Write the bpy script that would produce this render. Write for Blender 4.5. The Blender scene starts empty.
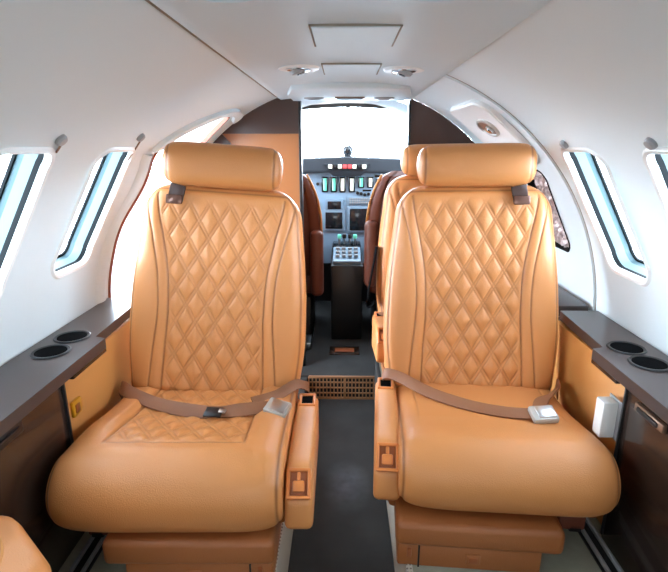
import bpy, bmesh, math, random
from mathutils import Vector, Matrix, noise
from mathutils.geometry import delaunay_2d_cdt
random.seed(7)
PI = math.pi
C = bpy.context.scene.collection
R, CZ = 0.80, 0.59            # fuselage radius and centre height (aisle floor is z = 0)
FZ = 0.20                     # raised side floor

# ---------------------------------------------------------------- materials
def srgb(r, g, b):
    f = lambda c: (c/255/12.92) if c/255 <= .04045 else ((c/255+.055)/1.055)**2.4
    return (f(r), f(g), f(b), 1)

def mat(name, col, rough=.5, metal=0, bump=None, var=None, spec=.5, coat=0, seam=None, emit=None):
    m = bpy.data.materials.new(name); m.use_nodes = True
    nt = m.node_tree; b = nt.nodes['Principled BSDF']
    b.inputs['Base Color'].default_value = col
    b.inputs['Roughness'].default_value = rough
    b.inputs['Metallic'].default_value = metal
    b.inputs['Specular IOR Level'].default_value = spec
    b.inputs['Coat Weight'].default_value = coat
    src = None
    if var or bump:
        tc = nt.nodes.new('ShaderNodeTexCoord')
    if var:
        sc, amt = var[:2]
        n = nt.nodes.new('ShaderNodeTexNoise'); n.inputs['Scale'].default_value = sc
        n.inputs['Detail'].default_value = 4
        nt.links.new(tc.outputs['Object'], n.inputs['Vector'])
        mx = nt.nodes.new('ShaderNodeMixRGB'); mx.blend_type = 'MIX'
        mx.inputs[1].default_value = tuple(c*(1-amt) for c in col[:3])+(1,)
        mx.inputs[2].default_value = tuple(min(1, c*(1+amt)) for c in col[:3])+(1,)
        nt.links.new(n.outputs['Fac'], mx.inputs[0]); src = mx.outputs[0]
    if seam:
        at = nt.nodes.new('ShaderNodeAttribute'); at.attribute_name = 'seam'
        mx = nt.nodes.new('ShaderNodeMixRGB'); mx.blend_type = 'MIX'
        mx.inputs[1].default_value = col; mx.inputs[2].default_value = seam
        if src: nt.links.new(src, mx.inputs[1])
        nt.links.new(at.outputs['Fac'], mx.inputs[0]); src = mx.outputs[0]
    if src: nt.links.new(src, b.inputs['Base Color'])
    if bump:
        sc, st = bump[:2]
        n = nt.nodes.new('ShaderNodeTexNoise'); n.inputs['Scale'].default_value = sc
        n.inputs['Detail'].default_value = 3
        nt.links.new(tc.outputs['Object'], n.inputs['Vector'])
        bp = nt.nodes.new('ShaderNodeBump'); bp.inputs['Strength'].default_value = st
        bp.inputs['Distance'].default_value = .002
        nt.links.new(n.outputs['Fac'], bp.inputs['Height']); nt.links.new(bp.outputs[0], b.inputs['Normal'])
    if emit:
        b.inputs['Emission Color'].default_value = emit[0]; b.inputs['Emission Strength'].default_value = emit[1]
    return m

def glass_mat(name, tint=(.97, .99, 1, 1), refl=.05):
    m = bpy.data.materials.new(name); m.use_nodes = True; nt = m.node_tree; nt.nodes.clear()
    o = nt.nodes.new('ShaderNodeOutputMaterial'); t = nt.nodes.new('ShaderNodeBsdfTransparent')
    g = nt.nodes.new('ShaderNodeBsdfGlossy'); x = nt.nodes.new('ShaderNodeMixShader')
    t.inputs[0].default_value = tint; g.inputs['Roughness'].default_value = .02
    x.inputs[0].default_value = refl
    nt.links.new(t.outputs[0], x.inputs[1]); nt.links.new(g.outputs[0], x.inputs[2])
    nt.links.new(x.outputs[0], o.inputs[0]); return m

def perforated_mat():
    m = mat('perforated_vinyl', srgb(214, 205, 190), .6)
    nt = m.node_tree; b = nt.nodes['Principled BSDF']
    tc = nt.nodes.new('ShaderNodeTexCoord'); mp = nt.nodes.new('ShaderNodeMapping')
    mp.inputs['Scale'].default_value = (125, 125, 125); mp.inputs['Rotation'].default_value = (.785, 0, 0)
    v = nt.nodes.new('ShaderNodeTexVoronoi'); v.inputs['Scale'].default_value = 1; v.inputs['Randomness'].default_value = 0
    r = nt.nodes.new('ShaderNodeValToRGB')
    r.color_ramp.elements[0].position = .25; r.color_ramp.elements[0].color = srgb(120, 108, 92)
    r.color_ramp.elements[1].position = .38; r.color_ramp.elements[1].color = srgb(196, 188, 172)
    nt.links.new(tc.outputs['Object'], mp.inputs[0]); nt.links.new(mp.outputs[0], v.inputs['Vector'])
    nt.links.new(v.outputs['Distance'], r.inputs[0]); nt.links.new(r.outputs[0], b.inputs['Base Color'])
    return m

def aisle_mat():
    m = mat('aisle_carpet', srgb(62, 64, 70), .85, bump=(900, .5))
    nt = m.node_tree; b = nt.nodes['Principled BSDF']; tc = nt.nodes.new('ShaderNodeTexCoord')
    n = nt.nodes.new('ShaderNodeTexNoise'); n.inputs['Scale'].default_value = 9; n.inputs['Detail'].default_value = 6
    r = nt.nodes.new('ShaderNodeValToRGB')
    r.color_ramp.elements[0].position = .38; r.color_ramp.elements[0].color = srgb(42, 41, 40)
    r.color_ramp.elements[1].position = .75; r.color_ramp.elements[1].color = srgb(52, 51, 50)
    nt.links.new(tc.outputs['Object'], n.inputs['Vector']); nt.links.new(n.outputs['Fac'], r.inputs[0])
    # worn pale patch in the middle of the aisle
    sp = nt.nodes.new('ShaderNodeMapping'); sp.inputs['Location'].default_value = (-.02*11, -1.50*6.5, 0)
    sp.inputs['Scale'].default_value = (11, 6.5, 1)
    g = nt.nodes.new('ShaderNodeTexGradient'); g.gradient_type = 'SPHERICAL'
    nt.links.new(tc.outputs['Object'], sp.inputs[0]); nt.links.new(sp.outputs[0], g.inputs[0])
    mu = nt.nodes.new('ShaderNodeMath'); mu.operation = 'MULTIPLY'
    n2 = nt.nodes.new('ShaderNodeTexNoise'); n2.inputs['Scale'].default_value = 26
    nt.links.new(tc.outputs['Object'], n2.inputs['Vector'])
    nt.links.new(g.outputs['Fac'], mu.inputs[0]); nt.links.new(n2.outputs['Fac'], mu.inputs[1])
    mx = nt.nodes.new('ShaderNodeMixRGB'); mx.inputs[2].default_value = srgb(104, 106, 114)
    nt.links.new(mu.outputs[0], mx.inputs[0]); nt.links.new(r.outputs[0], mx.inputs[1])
    nt.links.new(mx.outputs[0], b.inputs['Base Color'])
    return m

ORANGE = srgb(205, 134, 76)
M = dict(
    leather=mat('orange_leather', ORANGE, .42, bump=(420, .35), var=(6, .05), seam=srgb(104, 54, 20)),
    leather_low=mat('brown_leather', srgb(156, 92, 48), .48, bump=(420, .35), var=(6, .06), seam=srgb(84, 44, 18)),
    pilot=mat('red_brown_leather', srgb(112, 58, 40), .42, bump=(400, .3), seam=srgb(70, 36, 24)),
    shell=mat('cream_liner', srgb(222, 231, 233), .55, var=(2.5, .012)),
    ceil=mat('ceiling_liner', srgb(208, 221, 226), .5, var=(2.5, .012)),
    white=mat('white_plastic', srgb(236, 236, 233), .35),
    seamline=mat('seam_shadow', srgb(150, 138, 124), .7),
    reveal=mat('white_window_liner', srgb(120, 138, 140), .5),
    teal=mat('acrylic_edge', srgb(70, 98, 104), .4),
    gasket=mat('dark_rubber_gasket', srgb(6, 13, 15), .7, spec=.15),
    black=mat('black_plastic', srgb(20, 20, 22), .4),
    brown=mat('dark_brown_laminate', srgb(48, 34, 27), .22, var=(3, .1), coat=.3),
    ledge=mat('dark_brown_ledge', srgb(66, 55, 52), .3, var=(3, .06)),
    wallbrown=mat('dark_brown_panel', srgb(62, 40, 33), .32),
    redbrown=mat('red_brown_seal', srgb(142, 78, 58), .5),
    sidepanel=mat('side_leather', srgb(208, 142, 74), .5, bump=(420, .3)),
    partition=mat('partition_leather', srgb(158, 98, 54), .4, bump=(300, .2)),
    carpet=mat('beige_carpet', srgb(160, 156, 136), .95, bump=(700, .9), var=(40, .10)),
    aisle=aisle_mat(), perf=perforated_mat(),
    strap=mat('brown_webbing', srgb(134, 84, 52), .55, bump=(600, .5)),
    metal=mat('brushed_metal', srgb(196, 196, 196), .3, 1),
    silver=mat('silver_buckle', srgb(184, 181, 174), .32, .35),
    chrome=mat('chrome', srgb(215, 215, 215), .12, 1),
    grey=mat('grey_plastic', srgb(150, 150, 150), .4),
    bronze=mat('bronze', srgb(134, 104, 84), .35, .5),
    clip=mat('glossy_brown_buckle', srgb(112, 78, 66), .15, .4),
    hole=mat('matte_black', srgb(8, 8, 9), .9, spec=.05),
    tan=mat('tan_plastic', srgb(214, 126, 62), .38),
    tandark=mat('tan_plastic_dark', srgb(150, 82, 44), .4),
    yellow=mat('amber_plastic', srgb(206, 142, 28), .35),
    foil=mat('crinkled_foil', srgb(196, 178, 174), .34, .4),
    glass=glass_mat('clear_pane'),
    panelblue=mat('instrument_panel_paint', srgb(128, 152, 172), .5),
    bezel=mat('instrument_bezel', srgb(120, 140, 156), .4),
    glare=mat('glareshield', srgb(16, 20, 27), .8),
    screen=mat('dark_screen', srgb(22, 26, 30), .15),
    green=mat('lit_green', srgb(100, 190, 170), .4, emit=(srgb(90, 200, 160), .5)),
    cream=mat('lit_cream', srgb(225, 225, 205), .4, emit=(srgb(225, 225, 205), .35)),
    red=mat('lit_red', srgb(205, 70, 70), .4, emit=(srgb(205, 60, 60), .4)),
    lamp=mat('frosted_lamp', srgb(225, 222, 215), .3),
    ground=mat('pale_concrete', srgb(150, 158, 164), .9, var=(.4, .08)),
    grille=mat('bronze_grille', srgb(172, 128, 92), .4, .25),
)

# ---------------------------------------------------------------- mesh helpers
class MB:
    def __init__(s): s.v = []; s.f = []; s.m = []; s.a = []
    def add(s, vs, fs, mi=0, at=None):
        o = len(s.v); s.v += [tuple(v) for v in vs]
        s.f += [tuple(i+o for i in f) for f in fs]; s.m += [mi]*len(fs)
        s.a += list(at) if at else [0.0]*len(vs)
    def box(s, c, d, bev=0, rot=None, mi=0, seg=2):
        bm = bmesh.new(); bmesh.ops.create_cube(bm, size=1)
        bmesh.ops.scale(bm, vec=d, verts=bm.verts)
        if bev: bmesh.ops.bevel(bm, geom=bm.edges[:], offset=bev, segments=seg, profile=.5, affect='EDGES', clamp_overlap=True)
        s.bm(bm, (rot if rot else Matrix()), c, mi)
    def bm(s, bm, rot, c, mi=0):
        bm.verts.index_update(); T = Matrix.Translation(c) @ rot.to_4x4()
        s.add([T @ v.co for v in bm.verts], [[v.index for v in f.verts] for f in bm.faces], mi); bm.free()
    def prism(s, poly, h0, h1, axis='z', bev=0, mi=0, seg=2):
        # poly in the plane perpendicular to axis: z->(x,y), x->(y,z), y->(x,z)
        def P(a, b, h): return {'z': (a, b, h), 'x': (h, a, b), 'y': (a, h, b)}[axis]
        bm = bmesh.new(); lo = [bm.verts.new(P(a, b, h0)) for a, b in poly]; hi = [bm.verts.new(P(a, b, h1)) for a, b in poly]
        n = len(poly); bm.faces.new(lo); bm.faces.new(hi[::-1])
        for i in range(n): bm.faces.new((lo[i], hi[i], hi[(i+1) % n], lo[(i+1) % n]))
        bmesh.ops.recalc_face_normals(bm, faces=bm.faces[:])
        if bev: bmesh.ops.bevel(bm, geom=bm.edges[:], offset=bev, segments=seg, profile=.5, affect='EDGES', clamp_overlap=True)
        s.bm(bm, Matrix(), (0, 0, 0), mi)
    def tube(s, pts, r, n=10, mi=0, caps=True):
        pts = [Vector(p) for p in pts]; rings = []
        up = Vector((0, 0, 1))
        rr = r if isinstance(r, (list, tuple)) else [r]*len(pts)
        for i, p in enumerate(pts):
            d = (pts[min(i+1, len(pts)-1)]-pts[max(i-1, 0)]).normalized()
            a = d.cross(up if abs(d.z) < .95 else Vector((1, 0, 0))).normalized(); b = d.cross(a)
            rings.append([p+(a*math.cos(t)+b*math.sin(t))*rr[i] for t in [2*PI*k/n for k in range(n)]])
        vs = [q for g in rings for q in g]; fs = []
        for i in range(len(pts)-1):
            for k in range(n): fs.append((i*n+k, i*n+(k+1) % n, (i+1)*n+(k+1) % n, (i+1)*n+k))
        if caps: fs.append(tuple(range(n))[::-1]); fs.append(tuple((len(pts)-1)*n+k for k in range(n)))
        s.add(vs, fs, mi)
    def lathe(s, prof, c, rot=None, n=28, mi=0, sx=1, sy=1):
        rot = rot.to_4x4() if rot else Matrix(); T = Matrix.Translation(c) @ rot
        vs = []; fs = []
        for r, h in prof:
            for k in range(n): vs.append(T @ Vector((r*math.cos(2*PI*k/n)*sx, r*math.sin(2*PI*k/n)*sy, h)))
        for i in range(len(prof)-1):
            for k in range(n): fs.append((i*n+k, i*n+(k+1) % n, (i+1)*n+(k+1) % n, (i+1)*n+k))
        if prof[0][0] > 1e-6: fs.append(tuple(range(n))[::-1])
        if prof[-1][0] > 1e-6: fs.append(tuple((len(prof)-1)*n+k for k in range(n)))
        s.add(vs, fs, mi)
    def grid(s, fn, nu, nv, closeu=False, mi=0):
        vs = []; at = []
        cu = nu if closeu else nu+1
        for j in range(nv+1):
            for i in range(cu):
                r = fn(i, j); vs.append(r[:3]); at.append(r[3] if len(r) > 3 else 0)
        fs = []
        for j in range(nv):
            for i in range(nu):
                a = j*cu+i; b = j*cu+(i+1) % cu
                fs.append((a, b, b+cu, a+cu))
        s.add(vs, fs, mi, at)
    def ribbon(s, pts, w, th=.003, sides=None, mi=0):
        pts = [Vector(p) for p in pts]; vs = []
        for i, p in enumerate(pts):
            d = (pts[min(i+1, len(pts)-1)]-pts[max(i-1, 0)]).normalized()
            sd = Vector(sides[i]) if sides else Vector((0, 0, 1)).cross(d)
            sd = (sd-d*sd.dot(d)).normalized(); n = d.cross(sd).normalized()
            if n.z < 0: n = -n
            for a, b in ((-1, 1), (-.92, 1.25), (.92, 1.25), (1, 1), (1, -1), (-1, -1)):
                vs.append(p+sd*a*w/2+n*b*th/2)
        n = 6; fs = []
        for i in range(len(pts)-1):
            for k in range(n): fs.append((i*n+k, i*n+(k+1) % n, (i+1)*n+(k+1) % n, (i+1)*n+k))
        fs.append(tuple(range(n))[::-1]); fs.append(tuple((len(pts)-1)*n+k for k in range(n)))
        s.add(vs, fs, mi)
    def xf(s, T):
        s.v = [tuple(T @ Vector(v)) for v in s.v]; return s
    def build(s, name, mats, parent=None, sharp=35, flip=False):
        me = bpy.data.meshes.new(name); me.from_pydata(s.v, [], s.f); me.update()
        if not isinstance(mats, (list, tuple)): mats = [mats]
        for m in mats: me.materials.append(m)
        me.polygons.foreach_set('material_index', s.m)
        if any(s.a):
            at = me.attributes.new('seam', 'FLOAT', 'POINT'); at.data.foreach_set('value', s.a)
        bm = bmesh.new(); bm.from_mesh(me)
        bmesh.ops.recalc_face_normals(bm, faces=bm.faces[:]); bm.to_mesh(me); bm.free()
        me.polygons.foreach_set('use_smooth', [True]*len(me.polygons))
        if sharp: me.set_sharp_from_angle(angle=math.radians(sharp))
        o = bpy.data.objects.new(name, me); C.objects.link(o)
        if parent: o.parent = parent
        return o

def tag(o, label, cat, group=None):
    o['label'] = label; o['category'] = cat
    if group: o['group'] = group
    return o
def thing(name, label, cat, loc=(0, 0, 0), rz=0, group=None):
    o = bpy.data.objects.new(name, None); C.objects.link(o); o.location = loc; o.rotation_euler = (0, 0, rz)
    o.empty_display_size = .1
    return tag(o, label, cat, group)
def struct(o): o['kind'] = 'structure'; return o
def clamp(x, a=0, b=1): return max(a, min(b, x))
def sstep(a, b, x): t = clamp((x-a)/(b-a)); return t*t*(3-2*t)
def interp(tab, x):
    if x <= tab[0][0]: return tab[0][1]
    for (a, p), (b, q) in zip(tab, tab[1:]):
        if x <= b:
            t = (x-a)/(b-a); t = t*t*(3-2*t) if len(tab) < 4 else t
            return p+(q-p)*t
    return tab[-1][1]
def smoothtab(tab):
    # Catmull-Rom interpolation through table
    xs = [t[0] for t in tab]; ys = [t[1] for t in tab]
    def f(x):
        if x <= xs[0]: return ys[0]
        if x >= xs[-1]: return ys[-1]
        i = max(k for k in range(len(xs)) if xs[k] <= x); i = min(i, len(xs)-2)
        t = (x-xs[i])/(xs[i+1]-xs[i]); p0 = ys[max(i-1, 0)]; p1 = ys[i]; p2 = ys[i+1]; p3 = ys[min(i+2, len(xs)-1)]
        return .5*((2*p1)+(-p0+p2)*t+(2*p0-5*p1+4*p2-p3)*t*t+(-p0+3*p1-3*p2+p3)*t**3)
    return f
def spline(pts, n):
    pts = [Vector(p) for p in pts]; L = len(pts); out = []
    for k in range(n+1):
        u = k/n*(L-1); i = min(int(u), L-2); t = u-i
        p0 = pts[max(i-1, 0)]; p1 = pts[i]; p2 = pts[i+1]; p3 = pts[min(i+2, L-1)]
        out.append(.5*((2*p1)+(p2-p0)*t+(2*p0-5*p1+4*p2-p3)*t*t+(3*p1-p0-3*p2+p3)*t**3))
    return out
def g(d, w): return math.exp(-(d/w)**2)

# ---------------------------------------------------------------- fuselage liner
def cyl(side, deg, y, r=R):
    t = math.radians(deg); return (side*r*math.cos(t), y, CZ+r*math.sin(t))
def rrect(c0, c1, y0, y1, r_m, n=8):
    # rounded rectangle in (arc metres, y)
    s0 = math.radians(c0)*R; s1 = math.radians(c1)*R; pts = []
    for cx, cy, a0 in ((s1-r_m, y1-r_m, 0), (s1-r_m, y0+r_m, -90), (s0+r_m, y0+r_m, 180), (s0+r_m, y1-r_m, 90)):
        for k in range(n+1):
            a = math.radians(a0-90*k/n) if a0 != 90 else math.radians(90-90*k/n)
            pts.append((a, cx, cy))
    out = []
    for cx, cy, a0, a1 in ((s1-r_m, y1-r_m, 0, 90), (s0+r_m, y1-r_m, 90, 180), (s0+r_m, y0+r_m, 180, 270), (s1-r_m, y0+r_m, 270, 360)):
        for k in range(n+1):
            a = math.radians(a0+(a1-a0)*k/n); out.append((cx+r_m*math.cos(a), cy+r_m*math.sin(a)))
    return out     # list of (s, y), counter-clockwise
WIN_T0, WIN_T1 = 15.6, 42.6
lwin = [1.365, .955, .545]
rwin = [1.32, .935, .535]
holesL = [rrect(WIN_T0, WIN_T1, y-.103, y+.103, .045) for y in lwin]
holesR = [rrect(WIN_T0, WIN_T1, y-.103, y+.103, .045) for y in rwin]
exit_hole = rrect(14.8, 36.5, 1.675, 1.875, .035); holesR.append(exit_hole)
doorpts = [(-25, 1.64), (-8, 1.63), (4.4, 1.625), (13.2, 1.636), (21.4, 1.655), (29.8, 1.715), (35.5, 1.70), (41.5, 1.64), (45.6, 1.69), (50.5, 1.80), (54.5, 1.90), (56, 1.97), (55.6, 2.04), (51, 2.075), (45, 2.09), (30, 2.10), (10, 2.10), (-8, 2.10), (-25, 2.10)]
ds = spline([(math.radians(a)*R, y, 0) for a, y in doorpts], 90)
door_hole = [(p.x, p.y) for p in ds]
holesL.append(door_hole)

def inside(p, poly):
    x, y = p; c = False; n = len(poly)
    for i in range(n):
        x1, y1 = poly[i]; x2, y2 = poly[i-1]
        if (y1 > y) != (y2 > y) and x < (x2-x1)*(y-y1)/(y2-y1)+x1: c = not c
    return c
def liner(name, side, holes, t0=-40, t1=70, y0=-1.3, y1=2.25):
    s0 = math.radians(t0)*R; s1 = math.radians(t1)*R
    pts = [(s0, y0), (s1, y0), (s1, y1), (s0, y1)]; edges = []
    n = 56; ny = 40
    bnd = [(s0+(s1-s0)*i/n, y0) for i in range(n)]+[(s1, y0+(y1-y0)*i/ny) for i in range(ny)]+[(s1-(s1-s0)*i/n, y1) for i in range(n)]+[(s0, y1-(y1-y0)*i/ny) for i in range(ny)]
    V = [Vector(p) for p in bnd]; E = [(i, (i+1) % len(bnd)) for i in range(len(bnd))]
    for h in holes:
        o = len(V); V += [Vector(p) for p in h]; E += [(o+i, o+(i+1) % len(h)) for i in range(len(h))]
    for i in range(1, n):
        for j in range(1, ny):
            p = (s0+(s1-s0)*i/n, y0+(y1-y0)*j/ny)
            ok = True
            for h in holes:
                if inside(p, h) or min((p[0]-q[0])**2+(p[1]-q[1])**2 for q in h) < .00005: ok = False; break
            if ok: V.append(Vector(p))
    r = delaunay_2d_cdt(V, E, [], 0, 1e-6)
    vs, fs = r[0], r[2]
    keep = []
    for f in fs:
        cx = sum(vs[i].x for i in f)/len(f); cy = sum(vs[i].y for i in f)/len(f)
        if not any(inside((cx, cy), h) for h in holes): keep.append(f)
    mb = MB(); mb.add([cyl(side, math.degrees(v.x/R), v.y) for v in vs], keep)
    return mb.build(name, M['shell'], sharp=60)
wl = struct(liner('wall_left', -1, holesL, t1=70.5)); wr = struct(liner('wall_right', 1, holesR))

def offs(loop, d):
    # inset of a closed (s,y) loop by d (towards centroid, along normals)
    n = len(loop); out = []
    for i in range(n):
        a = Vector(loop[i-1]); b = Vector(loop[(i+1) % n]); t = (b-a)
        if t.length < 1e-9: t = Vector((1, 0))
        t.normalize(); nn = Vector((-t.y, t.x)); out.append((loop[i][0]+nn.x*d, loop[i][1]+nn.y*d))
    return out
def band(mb, side, loops, mi=0):
    # loops: list of (loop, radius)
    n = len(loops[0][0]); vs = []
    for lp, r in loops:
        vs += [cyl(side, math.degrees(s/R), y, r) for s, y in lp]
    fs = []
    for j in range(len(loops)-1):
        for i in range(n): fs.append((j*n+i, j*n+(i+1) % n, (j+1)*n+(i+1) % n, (j+1)*n+i))
    mb.add(vs, fs, mi)
def window(num, side, loop):
    root = struct(bpy.data.objects.new('window_%d' % num, None)); C.objects.link(root)
    mb = MB(); band(mb, side, [(offs(loop, -.012), R-.001), (offs(loop, -.006), R-.006), (offs(loop, .002), R-.004), (offs(loop, .006), R+.010)])
    mb.build('window_frame', M['white'], root)
    mb = MB(); band(mb, side, [(offs(loop, .006), R+.010), (offs(loop, .006), R+.018), (offs(loop, .003), R+.024)])
    band(mb, side, [(offs(loop, .010), R+.058), (offs(loop, .016), R+.058), (offs(loop, .016), R+.064), (offs(loop, .010), R+.064)])
    mb.build('gasket', M['gasket'], root)
    mb = MB(); band(mb, side, [(offs(loop, .003), R+.024), (offs(loop, .008), R+.046)])
    mb.build('reveal', M['reveal'], root)
    mb = MB(); band(mb, side, [(offs(loop, .008), R+.046), (offs(loop, .010), R+.058)])
    mb.build('acrylic_edge', M['teal'], root)
    mb = MB(); band(mb, side, [(offs(loop, .010), R+.064), (offs(loop, .010), R+.072)])
    mb.build('outer_frame', M['white'], root)
    lp = offs(loop, .010); mb = MB()
    cs = sum(p[0] for p in lp)/len(lp); cy = sum(p[1] for p in lp)/len(lp); vs = []
    ks = (1, .8, .6, .4, .2)
    for k in ks: vs += [cyl(side, math.degrees((cs+(s-cs)*k)/R), cy+(y-cy)*k, R+.061) for s, y in lp]
    n = len(lp); fs = []
    for j in range(4):
        for i in range(n): fs.append((j*n+i, j*n+(i+1) % n, (j+1)*n+(i+1) % n, (j+1)*n+i))
    vs.append(cyl(side, math.degrees(cs/R), cy, R+.061))
    for i in range(n): fs.append((4*n+i, 4*n+(i+1) % n, 5*n))
    mb.add(vs, fs); mb.build('pane', M['glass'], root)
k = 1
for y, h in zip(lwin, holesL): window(k, -1, h); k += 1
for y, h in zip(rwin, holesR): window(k, 1, h); k += 1

# emergency exit window, covered by a foil shade
root = struct(bpy.data.objects.new('window_%d' % k, None)); C.objects.link(root)
mb = MB(); band(mb, 1, [(offs(exit_hole, -.004), R-.001), (offs(exit_hole, .002), R-.003), (offs(exit_hole, .006), R+.04)])
mb.build('window_frame', M['gasket'], root)
def foil(i, j):
    nu, nv = 44, 60
    s = math.radians(14.2+23*(j/nv))*R; y = 1.672+.206*(i/nu)
    n1 = noise.noise((s*14, y*14, 3)); n2 = abs(noise.noise((s*38, y*38, 9))); n3 = abs(noise.noise((s*85, y*85, 1)))
    d = .014+.012*n1+.016*n2+.010*n3
    return cyl(1, math.degrees(s/R), y, R+.036-max(0, d))
mb = MB(); mb.grid(foil, 44, 60)
tag(mb.build('window_sunshade', M['foil'], sharp=12), 'crinkled silver brown foil sunshade filling the dark framed window behind the right seat', 'sunshade')

# arched seam of the exit frame on the right, raised white liner ahead of it
def trim_arch(name, side, y, t0, t1, w, r0, m):
    mb = MB(); n = 50; prof = ((-w/2, R-.0005), (-w/2*.8, r0), (w/2*.8, r0), (w/2, R-.0005))
    mb.grid(lambda i, j: cyl(side, t0+(t1-t0)*j/n, y+prof[i][0], prof[i][1]), 3, n)
    return struct(mb.build(name, m))
trim_arch('trim_1', 1, 1.525, 3, 69.5, .020, R-.007, M['shell'])
trim_arch('trim_2', 1, 1.514, 3, 69.5, .004, R-.0015, M['seamline'])
# raised panel with reading light over the exit window
def rpanel(name, side, loop, h, m):
    mb = MB(); lo = [(s, y) for s, y in loop]
    band(mb, side, [(lo, R+.002), (lo, R-h*.7), (offs(lo, h*.4), R-h)])
    inner = offs(lo, h*.4); n = len(inner); cs = sum(p[0] for p in inner)/n; cy = sum(p[1] for p in inner)/n
    vs = []; ks = [1-.1*i for i in range(10)]
    for q in ks: vs += [cyl(side, math.degrees((cs+(s-cs)*q)/R), cy+(y-cy)*q, R-h) for s, y in inner]
    fs = []
    for j in range(len(ks)-1):
        for i in range(n): fs.append((j*n+i, j*n+(i+1) % n, (j+1)*n+(i+1) % n, (j+1)*n+i))
    fs.append(tuple((len(ks)-1)*n+i for i in range(n)))
    mb.add(vs, fs); return mb.build(name, m)
struct(rpanel('trim_3', 1, rrect(39, 60, 1.60, 2.02, .06), .016, M['white']))

# door opening on the left: jamb tunnel, red brown seal, raised trim over its top
door = struct(bpy.data.objects.new('door_1', None)); C.objects.link(door)
dl = door_hole[::-1] if sum((door_hole[i-1][0]*door_hole[i][1]-door_hole[i][0]*door_hole[i-1][1]) for i in range(len(door_hole))) < 0 else door_hole
mb = MB(); band(mb, -1, [(offs(dl, .001), R+.006), (offs(dl, .004), R+.10)]); mb.build('door_jamb', M['white'], door)
mb = MB(); band(mb, -1, [(offs(dl, -.010), R-.0005), (offs(dl, -.008), R-.006), (offs(dl, .001), R-.006), (offs(dl, .002), R+.010)])
mb.build('door_seal', M['redbrown'], door)
# trim band over the top of the door, following the opening
tp = spline([(math.radians(a)*R, y, 0) for a, y in [(42.6, 1.578), (46.0, 1.61), (51, 1.70), (56, 1.83), (59, 1.95), (59.6, 2.06), (58.5, 2.15), (56.5, 2.18), (54.8, 2.16), (56.8, 2.08), (57.2, 2.0), (55.8, 1.91), (51.6, 1.79), (47.0, 1.68), (43.2, 1.63)]], 80)
mb = MB(); half = 40
lp = [(p.x, p.y) for p in tp]
vs = []; fs = []; n = len(lp)
vs += [cyl(-1, math.degrees(s/R), y, R+.002) for s, y in lp]
vs += [cyl(-1, math.degrees(s/R), y, R-.014) for s, y in lp]
for i in range(n): fs.append((i, (i+1) % n, n+(i+1) % n, n+i))
r = delaunay_2d_cdt([Vector(p) for p in lp], [(i, (i+1) % n) for i in range(n)], [], 1, 1e-6)
o = len(vs); vs += [cyl(-1, math.degrees(v.x/R), v.y, R-.014) for v in r[0]]; fs += [tuple(q+o for q in f) for f in r[2]]
mb.add(vs, fs); mb.build('door_trim', M['shell'], door)
# padded edge strip behind the door seal (cream bulge between window and door)
mb = MB(); yy = smoothtab([(-8, 1.60), (4, 1.598), (21, 1.628), (30, 1.682), (36, 1.668), (41.5, 1.612)])
def bulge(i, j):
    a = -8+49.5*j/50; q = i/8; d = -.075*(1-q); return cyl(-1, a, yy(a)+d, R-.012*math.sin(PI*min(1, q*1.0))**.8-.0004)
mb.grid(bulge, 8, 50); mb.build('padded_edge', M['shell'], door)

# ---------------------------------------------------------------- ceiling
def ceilz(x): return 1.330+.016*(1-(x/.285)**2)
mb = MB(); prof = [(-.268, 1.356), (-.272, 1.346), (-.269, 1.335)]+[(-.265+.545*i/24, ceilz(-.265+.545*i/24)) for i in range(25)]+[(.284, 1.333), (.287, 1.342), (.283, 1.352)]
mb.grid(lambda i, j: (prof[i][0], -1.3+3.55*j/20, prof[i][1]), len(prof)-1, 20)
struct(mb.build('ceiling', M['ceil'], sharp=50))
for nm, sd in (('trim_4', -1), ('trim_5', 1)):
    mb = MB(); mb.grid(lambda i, j: (sd*((.2835 if sd > 0 else .2685)+.008*i), -1.3+3.55*j/20, 1.336+.004*(1-i)), 1, 20); struct(mb.build(nm, M['seamline']))

def hatch(name, label, x0, x1, y0, y1, taper=0):
    t = thing(name, label, 'ceiling panel', ((x0+x1)/2, (y0+y1)/2, 1.33))
    cx, cy = (x0+x1)/2, (y0+y1)/2
    mb = MB(); zc = ceilz(cx)-.002
    P = [(x0-taper, y0), (x1+taper, y0), (x1, y1), (x0, y1)]
    w = .0028
    for a, b in zip(P, P[1:]+P[:1]):
        d = Vector((b[0]-a[0], b[1]-a[1], 0)); ang = math.atan2(d.y, d.x)
        mb.box(((a[0]+b[0])/2-cx, (a[1]+b[1])/2-cy, zc-1.33), (d.length+w, w, .004), 0, Matrix.Rotation(ang, 3, 'Z'))
    mb.build('gap_seal', M['seamline'], t)
    mb = MB(); mb.prism([(p[0]-cx+(w if p[0] < cx else -w), p[1]-cy+(w if p[1] < cy else -w)) for p in P], zc-1.33-.003, zc-1.33+.004, 'z')
    mb.build('cover', M['ceil'], t, sharp=15); return t
hatch('ceiling_hatch', 'large rectangular white hatch cover outlined in the middle of the ceiling', -.060, .101, .957, 1.140)
hatch('ceiling_hatch', 'smaller white hatch cover on the ceiling between the two air vents', -.056, .096, 1.375, 1.56)

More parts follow.
